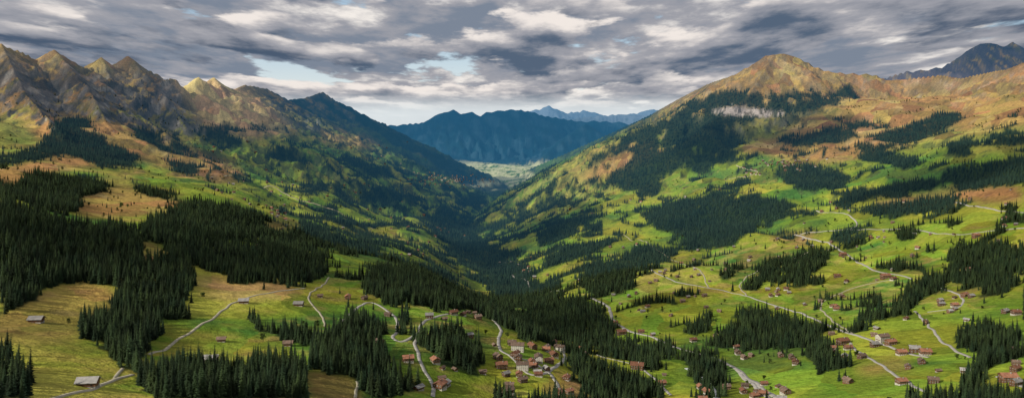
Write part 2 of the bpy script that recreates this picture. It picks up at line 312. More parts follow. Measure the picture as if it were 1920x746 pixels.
# ------------------------------------------------------------ ground mesh
def new_mesh(name,v,f,n):
    me=bpy.data.meshes.new(name); v=np.asarray(v,np.float32); f=np.asarray(f,np.int32)
    me.vertices.add(len(v)); me.vertices.foreach_set('co',v.ravel())
    me.loops.add(len(f)*n); me.loops.foreach_set('vertex_index',f.ravel())
    me.polygons.add(len(f)); me.polygons.foreach_set('loop_start',np.arange(0,len(f)*n,n,dtype=np.int32))
    me.polygons.foreach_set('loop_total',np.full(len(f),n,np.int32)); me.update(calc_edges=True); return me
ii,jj=np.meshgrid(np.arange(NU-1),np.arange(ND-1),indexing='ij'); a=(ii*ND+jj).ravel()
quads=np.stack([a,a+ND,a+ND+1,a+1],1)
gme=new_mesh('terrain',np.stack([X.ravel(),Y.ravel(),Z.ravel()],1),quads,4)
gme.polygons.foreach_set('use_smooth',np.ones(len(quads),bool))
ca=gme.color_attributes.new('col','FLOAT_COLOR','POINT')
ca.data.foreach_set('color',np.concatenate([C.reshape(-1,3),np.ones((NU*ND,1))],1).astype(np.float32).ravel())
ma=gme.attributes.new('mead','FLOAT','POINT'); ma.data.foreach_set('value',mead.astype(np.float32).ravel())
terrain=bpy.data.objects.new('valley_terrain',gme); scene.collection.objects.link(terrain)
# ------------------------------------------------------------ materials
def painted_haze(mt):
    """aerial haze: blue glow painted into the surface material (grows with world distance up the valley)"""
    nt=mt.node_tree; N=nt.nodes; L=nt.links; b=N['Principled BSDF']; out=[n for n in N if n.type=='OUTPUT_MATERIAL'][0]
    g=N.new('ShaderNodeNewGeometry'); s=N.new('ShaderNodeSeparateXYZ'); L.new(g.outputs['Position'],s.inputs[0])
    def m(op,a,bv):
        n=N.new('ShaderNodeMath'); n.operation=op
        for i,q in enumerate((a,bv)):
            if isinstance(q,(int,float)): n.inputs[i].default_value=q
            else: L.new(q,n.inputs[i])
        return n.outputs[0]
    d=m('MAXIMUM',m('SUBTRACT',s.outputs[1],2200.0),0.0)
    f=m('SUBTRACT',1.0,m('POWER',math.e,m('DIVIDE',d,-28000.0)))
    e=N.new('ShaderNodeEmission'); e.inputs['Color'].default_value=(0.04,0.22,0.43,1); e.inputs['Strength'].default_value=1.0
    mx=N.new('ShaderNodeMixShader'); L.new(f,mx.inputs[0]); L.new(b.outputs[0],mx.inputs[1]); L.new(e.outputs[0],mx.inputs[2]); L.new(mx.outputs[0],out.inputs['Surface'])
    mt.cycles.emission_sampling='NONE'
def mat(name,rough=0.85):
    m=bpy.data.materials.new(name); m.use_nodes=True; nt=m.node_tree; b=nt.nodes['Principled BSDF']; b.inputs['Roughness'].default_value=rough
    b.inputs['Specular IOR Level'].default_value=0.15
    return m,nt,b
def nmat(name,c1,c2,scale,rough=0.85,obj_rand=0.0):
    m,nt,b=mat(name,rough); N=nt.nodes; L=nt.links
    g=N.new('ShaderNodeNewGeometry'); t=N.new('ShaderNodeTexNoise'); t.inputs['Scale'].default_value=scale; t.inputs['Detail'].default_value=1
    L.new(g.outputs['Position'],t.inputs['Vector'])
    mx=N.new('ShaderNodeMix'); mx.data_type='RGBA'; mx.inputs[6].default_value=(*c1,1); mx.inputs[7].default_value=(*c2,1)
    mr=N.new('ShaderNodeMapRange'); mr.inputs[1].default_value=0.3; mr.inputs[2].default_value=0.7; L.new(t.outputs['Fac'],mr.inputs[0]); L.new(mr.outputs[0],mx.inputs[0])
    out=mx.outputs[2]
    if obj_rand:
        oi=N.new('ShaderNodeObjectInfo'); h=N.new('ShaderNodeHueSaturation'); r=N.new('ShaderNodeMapRange'); r.inputs[3].default_value=1-obj_rand; r.inputs[4].default_value=1+obj_rand
        L.new(oi.outputs['Random'],r.inputs[0]); L.new(r.outputs[0],h.inputs['Value']); L.new(out,h.inputs['Color']); out=h.outputs[0]
    L.new(out,b.inputs['Base Color']); return m
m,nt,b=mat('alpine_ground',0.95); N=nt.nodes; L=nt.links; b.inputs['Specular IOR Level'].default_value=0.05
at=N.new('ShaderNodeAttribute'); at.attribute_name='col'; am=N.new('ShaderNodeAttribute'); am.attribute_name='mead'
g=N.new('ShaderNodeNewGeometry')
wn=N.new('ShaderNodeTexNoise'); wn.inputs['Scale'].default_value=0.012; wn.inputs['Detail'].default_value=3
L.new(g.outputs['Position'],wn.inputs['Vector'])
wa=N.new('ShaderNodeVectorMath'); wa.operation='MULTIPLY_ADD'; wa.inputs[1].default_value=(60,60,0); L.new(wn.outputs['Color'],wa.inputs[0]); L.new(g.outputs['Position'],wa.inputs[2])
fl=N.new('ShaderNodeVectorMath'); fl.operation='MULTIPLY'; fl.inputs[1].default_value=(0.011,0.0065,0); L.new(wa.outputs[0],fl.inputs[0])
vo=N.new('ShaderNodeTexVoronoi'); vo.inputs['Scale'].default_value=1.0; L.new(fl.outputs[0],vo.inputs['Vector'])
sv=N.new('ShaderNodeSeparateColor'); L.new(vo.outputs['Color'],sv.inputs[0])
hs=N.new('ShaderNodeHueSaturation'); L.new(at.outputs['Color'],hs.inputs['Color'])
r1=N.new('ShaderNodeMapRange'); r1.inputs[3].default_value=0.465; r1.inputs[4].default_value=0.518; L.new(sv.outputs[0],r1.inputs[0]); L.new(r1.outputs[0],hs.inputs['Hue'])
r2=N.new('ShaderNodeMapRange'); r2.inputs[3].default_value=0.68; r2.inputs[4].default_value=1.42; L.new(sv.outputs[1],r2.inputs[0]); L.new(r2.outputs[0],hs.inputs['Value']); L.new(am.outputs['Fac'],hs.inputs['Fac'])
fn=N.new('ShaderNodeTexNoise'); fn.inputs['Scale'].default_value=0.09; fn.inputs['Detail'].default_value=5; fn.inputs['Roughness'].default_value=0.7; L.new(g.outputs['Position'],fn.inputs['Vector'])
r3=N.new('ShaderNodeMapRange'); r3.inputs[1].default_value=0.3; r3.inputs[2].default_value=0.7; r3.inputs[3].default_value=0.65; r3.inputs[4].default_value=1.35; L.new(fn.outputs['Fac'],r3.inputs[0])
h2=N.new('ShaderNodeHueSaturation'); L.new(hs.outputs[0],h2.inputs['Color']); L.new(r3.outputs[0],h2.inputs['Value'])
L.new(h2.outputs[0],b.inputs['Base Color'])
bn=N.new('ShaderNodeTexNoise'); bn.inputs['Scale'].default_value=0.025; bn.inputs['Detail'].default_value=6; bn.inputs['Roughness'].default_value=0.68; L.new(g.outputs['Position'],bn.inputs['Vector'])
bp=N.new('ShaderNodeBump'); bp.inputs['Strength'].default_value=0.85; bp.inputs['Distance'].default_value=12; L.new(bn.outputs['Fac'],bp.inputs['Height']); L.new(bp.outputs[0],b.inputs['Normal'])
painted_haze(m)
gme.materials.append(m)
M_spruce=nmat('spruce_needles',(0.010,0.023,0.011),(0.028,0.046,0.015),0.03,0.9,0.55)
M_leaf=nmat('broadleaf_foliage',(0.022,0.042,0.010),(0.05,0.07,0.015),0.08,0.9,0.4)
M_fars=nmat('far_spruce_needles',(0.012,0.030,0.020),(0.024,0.046,0.024),0.01,0.9,0.4); painted_haze(M_fars)
M_bark=nmat('bark',(0.05,0.035,0.025),(0.09,0.065,0.045),0.5)
M_wood=nmat('weathered_timber',(0.09,0.045,0.025),(0.15,0.08,0.045),0.35,0.8,0.3)
M_plaster=nmat('white_plaster',(0.38,0.36,0.32),(0.5,0.48,0.43),0.4)
M_roofr=nmat('red_tile_roof',(0.15,0.07,0.045),(0.24,0.115,0.07),0.3,0.8,0.45)
M_roofg=nmat('grey_slate_roof',(0.20,0.195,0.19),(0.30,0.29,0.28),0.3,0.7,0.3)
M_roofb=nmat('brown_shingle_roof',(0.10,0.07,0.055),(0.17,0.12,0.09),0.3,0.8,0.3)
M_glass=nmat('window_glass',(0.02,0.025,0.03),(0.05,0.06,0.07),1.0,0.2)
M_trim=nmat('white_trim',(0.55,0.55,0.52),(0.7,0.69,0.66),1.0)
M_stone=nmat('stone_base',(0.25,0.24,0.22),(0.36,0.34,0.31),0.8)
M_road=nmat('pale_asphalt',(0.28,0.27,0.25),(0.38,0.365,0.33),0.2,0.9)
M_track=nmat('gravel_track',(0.28,0.26,0.19),(0.38,0.35,0.26),0.2,0.95)
M_river=nmat('river_gravel_water',(0.30,0.34,0.36),(0.45,0.47,0.47),0.15,0.4)
# ------------------------------------------------------------ trees (unit = metre, origin at ground)
def mesh_obj(name,verts,faces,mats,mi):
    me=bpy.data.meshes.new(name); me.from_pydata(verts,[],faces)
    for k in mats: me.materials.append(k)
    me.polygons.foreach_set('material_index',mi); me.update()
    return bpy.data.objects.new(name,me)
def spruce(name,H,R,whorls,br,seed,needles=None):
    r=random.Random(seed); V=[];Fc=[];MI=[]
    def tri(*ps,m=0):
        b0=len(V); V.extend(ps); Fc.append(tuple(range(b0,b0+len(ps)))); MI.append(m)
    ns=6
    for k in range(ns):
        a0=2*math.pi*k/ns; a1=2*math.pi*(k+1)/ns
        tri((0.35*math.cos(a0),0.35*math.sin(a0),-2),(0.35*math.cos(a1),0.35*math.sin(a1),-2),(0.03*math.cos(a1),0.03*math.sin(a1),H*0.97),(0.03*math.cos(a0),0.03*math.sin(a0),H*0.97),m=1)
        rr=R*0.42; tri((rr*math.cos(a0),rr*math.sin(a0),H*0.10),(rr*math.cos(a1),rr*math.sin(a1),H*0.10),(0,0,H*0.92))
    for i in range(whorls):
        t=i/(whorls-1); z=H*(0.07+0.91*t); rad=R*((1-t)**0.8)*r.uniform(0.78,1.15)+0.25
        off=r.uniform(0,6.28); n=max(4,int(br*(1-0.45*t)))
        for k in range(n):
            a=off+2*math.pi*k/n+r.uniform(-0.25,0.25); q=rad*r.uniform(0.6,1.2); dr=q*r.uniform(0.25,0.5); w=q*0.30+0.15
            c,s=math.cos(a),math.sin(a)
            root=(0,0,z+0.35); tip=(q*c,q*s,z-dr)
            l=(0.58*q*c-w*s,0.58*q*s+w*c,z-dr*0.62); rt=(0.58*q*c+w*s,0.58*q*s-w*c,z-dr*0.62)
            mid=(0.6*q*c,0.6*q*s,z-dr*0.25)
            tri(root,l,mid); tri(root,mid,rt); tri(l,tip,mid); tri(mid,tip,rt)
    tri((0.12,0,H*0.93),(-0.12,0.1,H*0.93),(0,0,H)); 
    return mesh_obj(name,V,Fc,[needles or M_spruce,M_bark],MI)
def broadleaf(name,H,R,n,seed):
    r=random.Random(seed); V=[];Fc=[];MI=[]
    def add(ps,m):
        b0=len(V); V.extend(ps); Fc.append(tuple(range(b0,b0+len(ps)))); MI.append(m)
    def limb(p,q,r0,r1):
        d=(Vector(q)-Vector(p)).normalized(); s=d.orthogonal().normalized(); t=d.cross(s)
        for k in range(5):
            a0=2*math.pi*k/5; a1=2*math.pi*(k+1)/5
            f=lambda c,rr,a:tuple(Vector(c)+s*(rr*math.cos(a))+t*(rr*math.sin(a)))
            add([f(p,r0,a0),f(p,r0,a1),f(q,r1,a1),f(q,r1,a0)],1)
    limb((0,0,-1.5),(0,0,H*0.5),0.4,0.22)
    cl=[]
    for k in range(9):
        a=r.uniform(0,6.28); rr=R*r.uniform(0.2,0.68); c=(rr*math.cos(a),rr*math.sin(a),H*r.uniform(0.38,0.85)); cl.append((c,R*r.uniform(0.3,0.5)))
        limb((0,0,H*0.35),c,0.16,0.05)
    for k in range(n):
        c,cr=r.choice(cl); d=Vector((r.gauss(0,1),r.gauss(0,1),r.gauss(0,1))).normalized()*cr*r.uniform(0.55,1.1); p=Vector(c)+d
        s=r.uniform(0.35,0.75); u=Vector((r.gauss(0,1),r.gauss(0,1),r.gauss(0,1))).normalized(); w=u.orthogonal().normalized()
        add([tuple(p-u*s),tuple(p+w*s*0.8),tuple(p+u*s),tuple(p-w*s*0.8)],0)
    return mesh_obj(name,V,Fc,[M_leaf,M_bark],MI)
cs=bpy.data.collections.new('spruce_kinds')
for i,(H,R,w_,b_) in enumerate([(27,4.3,19,11),(24,4.4,17,11),(30,4.4,21,11),(20,3.8,15,10)]): cs.objects.link(spruce('spruce_%s'%'abcd'[i],H,R,w_,b_,i))
cf=bpy.data.collections.new('far_spruce_kinds')
for i,(H,R,w_,b_) in enumerate([(25,5.0,9,7),(22,5.2,8,7),(28,5.2,9,7)]): cf.objects.link(spruce('far_spruce_%s'%'abc'[i],H,R,w_,b_,10+i,M_fars))
cb=bpy.data.collections.new('broadleaf_kinds')
for i,(H,R) in enumerate([(11,5),(14,6),(8,4)]): cb.objects.link(broadleaf('broadleaf_%s'%'abc'[i],H,R,420,20+i))
def scatter(name,pts,sc,coll,nk):
    n=len(pts); me=bpy.data.meshes.new(name); me.vertices.add(n); me.vertices.foreach_set('co',pts.astype(np.float32).ravel())
    s=me.attributes.new('sc','FLOAT_VECTOR','POINT'); s.data.foreach_set('vector',sc.astype(np.float32).ravel())
    r=me.attributes.new('rz','FLOAT_VECTOR','POINT'); rr=np.zeros((n,3),np.float32); rr[:,2]=rng.random(n)*6.28; rr[:,0]=rng.normal(0,0.025,n); r.data.foreach_set('vector',rr.ravel())
    v=me.attributes.new('vi','INT','POINT'); v.data.foreach_set('value',rng.integers(0,nk,n).astype(np.int32))
    ob=bpy.data.objects.new(name,me); scene.collection.objects.link(ob)
    ng=bpy.data.node_groups.new(name+'_gn','GeometryNodeTree'); ng.interface.new_socket('Geometry',in_out='INPUT',socket_type='NodeSocketGeometry'); ng.interface.new_socket('Geometry',in_out='OUTPUT',socket_type='NodeSocketGeometry')
    N=ng.nodes; L=ng.links; gi=N.new('NodeGroupInput'); go=N.new('NodeGroupOutput'); ip=N.new('GeometryNodeInstanceOnPoints'); ci=N.new('GeometryNodeCollectionInfo')
    ci.inputs['Collection'].default_value=coll; ci.inputs['Separate Children'].default_value=True; ci.inputs['Reset Children'].default_value=True
    def na(nm,t):
        a=N.new('GeometryNodeInputNamedAttribute'); a.data_type=t; a.inputs['Name'].default_value=nm; return a.outputs['Attribute']
    L.new(gi.outputs[0],ip.inputs['Points']); L.new(ci.outputs[0],ip.inputs['Instance']); ip.inputs['Pick Instance'].default_value=True
    L.new(na('vi','INT'),ip.inputs['Instance Index']); L.new(na('rz','FLOAT_VECTOR'),ip.inputs['Rotation']); L.new(na('sc','FLOAT_VECTOR'),ip.inputs['Scale']); L.new(ip.outputs[0],go.inputs[0])
    md=ob.modifiers.new('scatter','NODES'); md.node_group=ng; return ob
def cand(d0,d1,sp,u0=-350,u1=2270):
    xs_=np.arange((u0-CX)/F*d1,(u1-CX)/F*d1,sp); ys_=np.arange(d0,d1,sp)
    x,y=np.meshgrid(xs_,ys_,indexing='ij'); x=x.ravel()+rng.uniform(-.45,.45,x.size)*sp; y=y.ravel()+rng.uniform(-.45,.45,y.size)*sp
    u=F*x/np.maximum(y,1)+CX; k=(u>u0)&(u<u1)&(y>=d0)&(y<d1); return x[k],y[k]
# roads -----------------------------------------------------------------
roads=[
('gravel_track',3.2,[(280,665),(330,640),(385,605),(420,580),(445,565),(500,550),(570,540)]),
('gravel_track',2.6,[(617,520),(600,538),(578,555),(590,575),(605,595),(610,612)]),
('country_road',4.2,[(635,612),(655,590),(690,567),(715,575),(740,595),(745,620),(737,632),(760,640),(785,620),(800,600),(840,588)]),
('country_road',4.2,[(785,622),(780,650),(790,680),(805,710),(815,745)]),
('country_road',4.5,[(925,600),(940,620),(935,650),(955,665),(1000,680),(1030,700),(1045,720),(1040,748)]),
('village_street',4.5,[(955,665),(990,700),(1030,695),(1060,670),(1040,650)]),
('main_road',7.5,[(1105,558),(1140,575),(1150,600),(1180,620),(1230,635),(1280,655),(1330,668),(1380,690),(1420,720),(1460,748)]),
('main_road',6,[(1380,690),(1400,712),(1445,748)]),
('country_road',5,[(1210,500),(1260,525),(1330,540),(1400,555),(1460,575),(1520,595),(1580,620),(1640,640),(1700,660),(1740,670)]),
('country_road',5,[(1490,440),(1560,460),(1600,485),(1650,510),(1710,523)]),
('country_road',4,[(1715,583),(1750,620),(1790,655),(1820,670)]),
('country_road',4,[(1765,540),(1800,555),(1800,575),(1740,585)]),
('gravel_track',4,[(1380,310),(1420,322),(1390,332),(1360,338)]),
('gravel_track',3,[(60,760),(110,745),(170,730),(215,712),(250,702)]),('gravel_track',2.5,[(215,712),(230,690)]),
('country_road',4,[(1120,665),(1200,690),(1260,740)]),('country_road',5,[(1870,705),(1920,725),(1960,740)]),
('country_road',4.5,[(1590,430),(1700,430),(1800,440),(1930,428)]),
('country_road',4,[(1590,640),(1610,660),(1660,690),(1700,715),(1740,735)]),
('country_road',5,[(960,515),(990,530),(1000,545),(1060,545)]),
('country_road',5,[(1530,395),(1600,410),(1590,430),(1500,440)]),
('country_road',5,[(1790,380),(1850,390),(1930,400)]),
('gravel_track',3.5,[(1160,440),(1220,460),(1300,500),(1330,540)]),
('gravel_track',3.5,[(1400,555),(1390,530),(1440,500),(1500,480),(1560,465)]),
('gravel_track',3.5,[(1600,625),(1560,600),(1540,570),(1600,540),(1680,523)]),
('gravel_track',2.5,[(670,715),(668,746)]),
('gravel_track',5,[(420,330),(500,350),(560,375),(640,400),(700,430)]),
]
riv=[('river',9,[(1290,690),(1310,700),(1330,720),(1345,748)])]
road_pts=[]
def ribbon(nm,w,pix,material,lift):
    ps=[survey(u,v) for u,v in pix]; ps=[p for p in ps if p]
    pts=[ps[0]]
    for q in ps[1:]:
        if math.hypot(q[0]-pts[-1][0],q[1]-pts[-1][1])<900: pts.append(q)
    if len(pts)<2: return
    P_=np.array(pts)
    out=[]
    Q=np.vstack([2*P_[0]-P_[1],P_,2*P_[-1]-P_[-2]])
    for i in range(1,len(Q)-2):
        n=max(4,int(np.linalg.norm(Q[i+1]-Q[i])/6))
        for k in range(n):
            t=k/n; out.append(0.5*((2*Q[i])+(-Q[i-1]+Q[i+1])*t+(2*Q[i-1]-5*Q[i]+4*Q[i+1]-Q[i+2])*t*t+(-Q[i-1]+3*Q[i]-3*Q[i+1]+Q[i+2])*t**3))
    out.append(Q[-2]); O=np.array(out); O+=np.stack([perlin(O[:,0]/40,O[:,1]/40,5),perlin(O[:,0]/40,O[:,1]/40,6)],1)*4
    T=np.gradient(O,axis=0); T/=np.linalg.norm(T,axis=1)[:,None]+1e-9; Nn=np.stack([-T[:,1],T[:,0]],1)
    V=[]; 
    offs=[-w/2-0.5,-w/2,0,w/2,w/2+0.5]
    for k,o in enumerate(offs):
        q=O+Nn*o; z=zat(q[:,0],q[:,1])+(lift if 0<k<4 else lift-1.2); V.append(np.column_stack([q,z]))
    n=len(O); V=np.concatenate(V); f=[]
    for k in range(4):
        for i in range(n-1): f.append((k*n+i,k*n+i+1,(k+1)*n+i+1,(k+1)*n+i))
    me=new_mesh(nm,V,np.array(f),4); me.materials.append(material)
    ob=bpy.data.objects.new(nm,me); scene.collection.objects.link(ob); road_pts.append(O[::2])
for nm,w,px in roads: ribbon(nm,w,px,M_track if 'track' in nm else M_road,0.55)
for nm,w,px in riv: ribbon(nm,w,px,M_river,0.5)
RP=np.concatenate(road_pts)
occ=set()
for x,y in RP: occ.add((int(x//8),int(y//8)))
# ------------------------------------------------------------ houses
def house(name,L_,W_,Hh,rise,roof,upper,lower,floors,style):
    V=[];Fc=[];MI=[]
    mats=[roof,upper,lower,M_glass,M_trim,M_stone,M_wood]
    def box(x0,x1,y0,y1,z0,z1,m):
        b0=len(V); V.extend([(x0,y0,z0),(x1,y0,z0),(x1,y1,z0),(x0,y1,z0),(x0,y0,z1),(x1,y0,z1),(x1,y1,z1),(x0,y1,z1)])
        for q in [(0,3,2,1),(4,5,6,7),(0,1,5,4),(1,2,6,5),(2,3,7,6),(3,0,4,7)]: Fc.append(tuple(b0+i for i in q)); MI.append(m)
    lx,wy=L_/2,W_/2
    zl=Hh*(0.36 if style!='barn' else 0.2)
    box(-lx,lx,-wy,wy,-4,zl,2)
    b0=len(V); e=0.08
    V.extend([(-lx-e,-wy-e,zl),(lx+e,-wy-e,zl),(lx+e,wy+e,zl),(-lx-e,wy+e,zl),(-lx-e,-wy-e,Hh),(lx+e,-wy-e,Hh),(lx+e,wy+e,Hh),(-lx-e,wy+e,Hh),(-lx-e,0,Hh+rise),(lx+e,0,Hh+rise)])
    for q in [(0,1,5,4),(2,3,7,6),(1,2,6,9,5),(3,0,4,8,7),(0,3,2,1)]: Fc.append(tuple(b0+i for i in q)); MI.append(1)
    ov=1.1; ro=lx+1.2; sl=rise/wy; t=0.35
    for s in (-1,1):
        b0=len(V); ye=s*(wy+ov); ze=Hh-ov*sl+0.12; zr=Hh+rise+0.12
        V.extend([(-ro,0,zr),(ro,0,zr),(ro,ye,ze),(-ro,ye,ze),(-ro,0,zr+t),(ro,0,zr+t),(ro,ye,ze+t),(-ro,ye,ze+t)])
        for q in [(0,1,2,3),(4,7,6,5),(0,4,5,1),(1,5,6,2),(2,6,7,3),(3,7,4,0)]: Fc.append(tuple(b0+i for i in q)); MI.append(0)
    if style!='barn':
        box(lx*0.2,lx*0.2+0.9,-wy*0.4,-wy*0.4+0.9,Hh,Hh+rise+1.4,5)
        fh=Hh/floors
        for fl in range(floors):
            zc=fh*(fl+0.5)
            for s in (-1,1):
                nx=int(L_/3)
                for k in range(nx):
                    xc=-lx+(k+0.5)*L_/nx; yy=s*(wy+0.1)
                    box(xc-0.6,xc+0.6,min(yy,yy+s*0.06),max(yy,yy+s*0.06),zc-0.65,zc+0.75,4); yy=s*(wy+0.17)
                    box(xc-0.45,xc+0.45,min(yy,yy+s*0.05),max(yy,yy+s*0.05),zc-0.5,zc+0.6,3)
                ny=int(W_/2.8)
                for k in range(ny):
                    yc=-wy+(k+0.5)*W_/ny; xx=s*(lx+0.1)
                    box(min(xx,xx+s*0.06),max(xx,xx+s*0.06),yc-0.6,yc+0.6,zc-0.65,zc+0.75,4); xx=s*(lx+0.17)
                    box(min(xx,xx+s*0.05),max(xx,xx+s*0.05),yc-0.45,yc+0.45,zc-0.5,zc+0.6,3)
        for s in (-1,1):
            x0,x1=sorted((s*(lx+0.28),s*(lx+1.1))); box(x0,x1,-wy*0.8,wy*0.8,zl,zl+0.14,6)
            x0,x1=sorted((s*(lx+1.03),s*(lx+1.1))); box(x0,x1,-wy*0.8,wy*0.8,zl+0.16,zl+1.0,6)
    else:
        box(lx+0.1,lx+0.2,-1.5,1.5,0.1,2.9,6); box(-lx*0.6,-lx*0.6+1.1,wy+0.1,wy+0.17,1.4,2.3,3)
        box(-0.6,0.6,-wy-0.18,-wy-0.1,0.1,2.1,6); box(lx*0.5,lx*0.5+1.1,-wy-0.18,-wy-0.1,1.4,2.3,3)
    me=bpy.data.meshes.new(name); me.from_pydata(V,[],Fc)
    for k in mats: me.materials.append(k)
    me.polygons.foreach_set('material_index',MI); me.update(); return me
K=dict(
 c1=('chalet',house('chalet_a',12,10,5.5,2.6,M_roofr,M_wood,M_plaster,2,'c'),9),
 c2=('chalet',house('chalet_b',13,11,7,2.8,M_roofb,M_wood,M_plaster,3,'c'),9),
 c3=('chalet',house('chalet_c',11,9,5.5,2.5,M_roofg,M_wood,M_wood,2,'c'),9),
 c5=('chalet',house('chalet_d',12,9,5.5,2.6,M_roofb,M_wood,M_wood,2,'c'),9),
 c4=('farmhouse',house('farmhouse_a',16,11,6.5,3.0,M_roofr,M_wood,M_wood,2,'c'),10),
 h1=('guest_house',house('guest_house_a',20,13,10,3.4,M_roofb,M_plaster,M_plaster,4,'c'),12),
 b1=('barn',house('barn_a',12,8.5,3.6,2.4,M_roofg,M_wood,M_stone,1,'barn'),7),
 b2=('barn',house('barn_b',8,6,3.0,1.8,M_roofb,M_wood,M_stone,1,'barn'),6))
hp=[]
def put(kind,x,y,rot,s=1.0):
    for hx,hy,r in hp:
        if abs(hx-x)<r+K[kind][2] and abs(hy-y)<r+K[kind][2] and math.hypot(hx-x,hy-y)<(r+K[kind][2])*0.95: return False
    q=np.array([[-1,-1],[1,-1],[1,1],[-1,1],[0,0]])*K[kind][2]*0.6
    z=float(np.mean(zat(q[:,0]+x,q[:,1]+y)))
    o=bpy.data.objects.new(K[kind][0],K[kind][1]); o.location=(x,y,z+0.4); o.rotation_euler=(0,0,rot); o.scale=(s,s,s); scene.collection.objects.link(o)
    hp.append((x,y,K[kind][2]*s)); return True
def at_pix(kind,u,v,rot=None,s=1.0):
    p=survey(u,v)
    if p: put(kind,p[0],p[1],random.uniform(-0.6,0.6)+random.choice((0,1.57)) if rot is None else rot,s)
for u,v,k,r,s in [(68,604,'b1',0.1,1.1),(165,724,'b1',0.15,1.1),(182,722,'b2',0.15,1.1),(395,678,'b1',0.1,1.15),(457,568,'b1',0.2,1.1),(560,573,'b1',0.0,1.1),(600,557,'b2',0.3,1),(415,640,'b2',0.2,1.1),(540,648,'b2',0.1,1.2),
    (765,678,'c1',.3,1),(825,728,'c1',1.2,1.1),(828,712,'b2',0.4,1),(940,690,'c4',.2,.9),(805,596,'c3',.1,1),(850,590,'c1',.6,1),(833,600,'b2',.6,1),(905,700,'b2',.2,1),(1205,585,'b1',0,1),(1165,627,'c4',.3,1.2),(1152,607,'c1',.3,1),
    (1195,692,'c4',-.3,1.3),(1240,722,'c1',.3,1),(1300,640,'c1',.3,1),(1195,650,'b2',.3,1),(1655,640,'h1',.3,1.0),(1670,646,'c4',.3,1),(1640,650,'c3',.2,1.1),(1580,645,'c4',.3,1.2),(1590,655,'c1',.1,1),(1715,660,'c3',-.3,1.3),(1735,665,'c1',-.1,1.2),(1690,665,'c1',.1,1.1),
    (1660,522,'c4',.1,1.3),(1675,525,'c1',.4,1.1),(1570,520,'c4',0,1),(1580,480,'c4',.2,1.2),(1830,445,'c4',.2,1.1),(1905,590,'c1',0,1.1),(1885,587,'c3',.4,1),(1790,575,'c1',.1,1),(1765,573,'c3',.1,1),(1890,715,'c4',0,1.1),(1905,722,'c3',.4,1),(1690,720,'c1',.2,1)]: at_pix(k,u,v,r,s)
def cluster(cx,cy,rx,ry,n,kinds):
    for _ in range(n):
        at_pix(random.choice(kinds),cx+random.gauss(0,rx),cy+random.gauss(0,ry),None,random.uniform(0.75,1.0))
cluster(1008,685,22,16,28,['c1','c2','c4','c1','c3','h1','c5'])
cluster(1030,655,14,6,4,['c1','c2']); cluster(965,668,14,7,3,['c1','c5']); cluster(930,742,30,6,5,['c5','c2','b2']); cluster(1075,738,15,5,3,['c1','c2'])
cluster(1430,730,28,14,14,['c1','c2','c3','c5']); cluster(1400,660,16,6,4,['c1','c2']); cluster(1300,735,18,8,3,['c1'])
cluster(1478,308,26,5,46,['c5','c2','c3']); cluster(1400,322,12,6,8,['c1','c2'])
cluster(1540,575,25,12,4,['c1','c3']); cluster(1330,548,30,14,8,['c5','c4','c3']); cluster(1250,520,25,10,6,['c5','c3']); cluster(1440,560,25,10,5,['c1','c3'])
cluster(1590,648,22,9,3,['c1','c5']); cluster(1790,575,25,9,4,['c1','c3']); cluster(1545,625,20,9,3,['c5'])
cluster(830,435,10,6,10,['c1','c3']); cluster(960,500,25,12,10,['c1','c3']); cluster(500,400,25,8,8,['c1','b1']); cluster(870,590,18,8,4,['c1','b2']); cluster(850,338,40,6,110,['c1','h1','c2']); cluster(800,332,16,4,20,['c3','c1'])
tries=0; placed=0
while placed<220 and tries<6000:
    tries+=1
    reg=random.random()
    if reg<0.58: u=random.uniform(1000,1915); v=random.uniform(350,730)
    elif reg<0.92: u=random.uniform(380,860); v=random.uniform(265,480)
    else: u=random.uniform(620,1100); v=random.uniform(560,740)
    if reg<0.58 and v>560 and random.random()<0.5: continue
    p=survey(u,v)
    if not p: continue
    x,y=p; z=float(zat(x,y))
    if z>0 or forest_density(np.array([x]),np.array([y]),np.array([z]))[0]: continue
    if (int(x//8),int(y//8)) in occ: continue
    if put(random.choice(['c1','c5','c3','c4','b1','b2','b2','c5']),x,y,random.uniform(-0.7,0.7)+random.choice((0,1.57)),random.uniform(0.75,1.0)): placed+=1
for x,y,r in hp:
    n=int(r//8)+1
    for a_ in range(-n,n+1):
        for b_ in range(-n,n+1): occ.add((int(x//8)+a_,int(y//8)+b_))
occk=np.array([a_*100003+b_ for a_,b_ in occ]); occk.sort()
def free(x,y):
    k=(x//8).astype(np.int64)*100003+(y//8).astype(np.int64)
    i=np.clip(np.searchsorted(occk,k),0,len(occk)-1); return occk[i]!=k
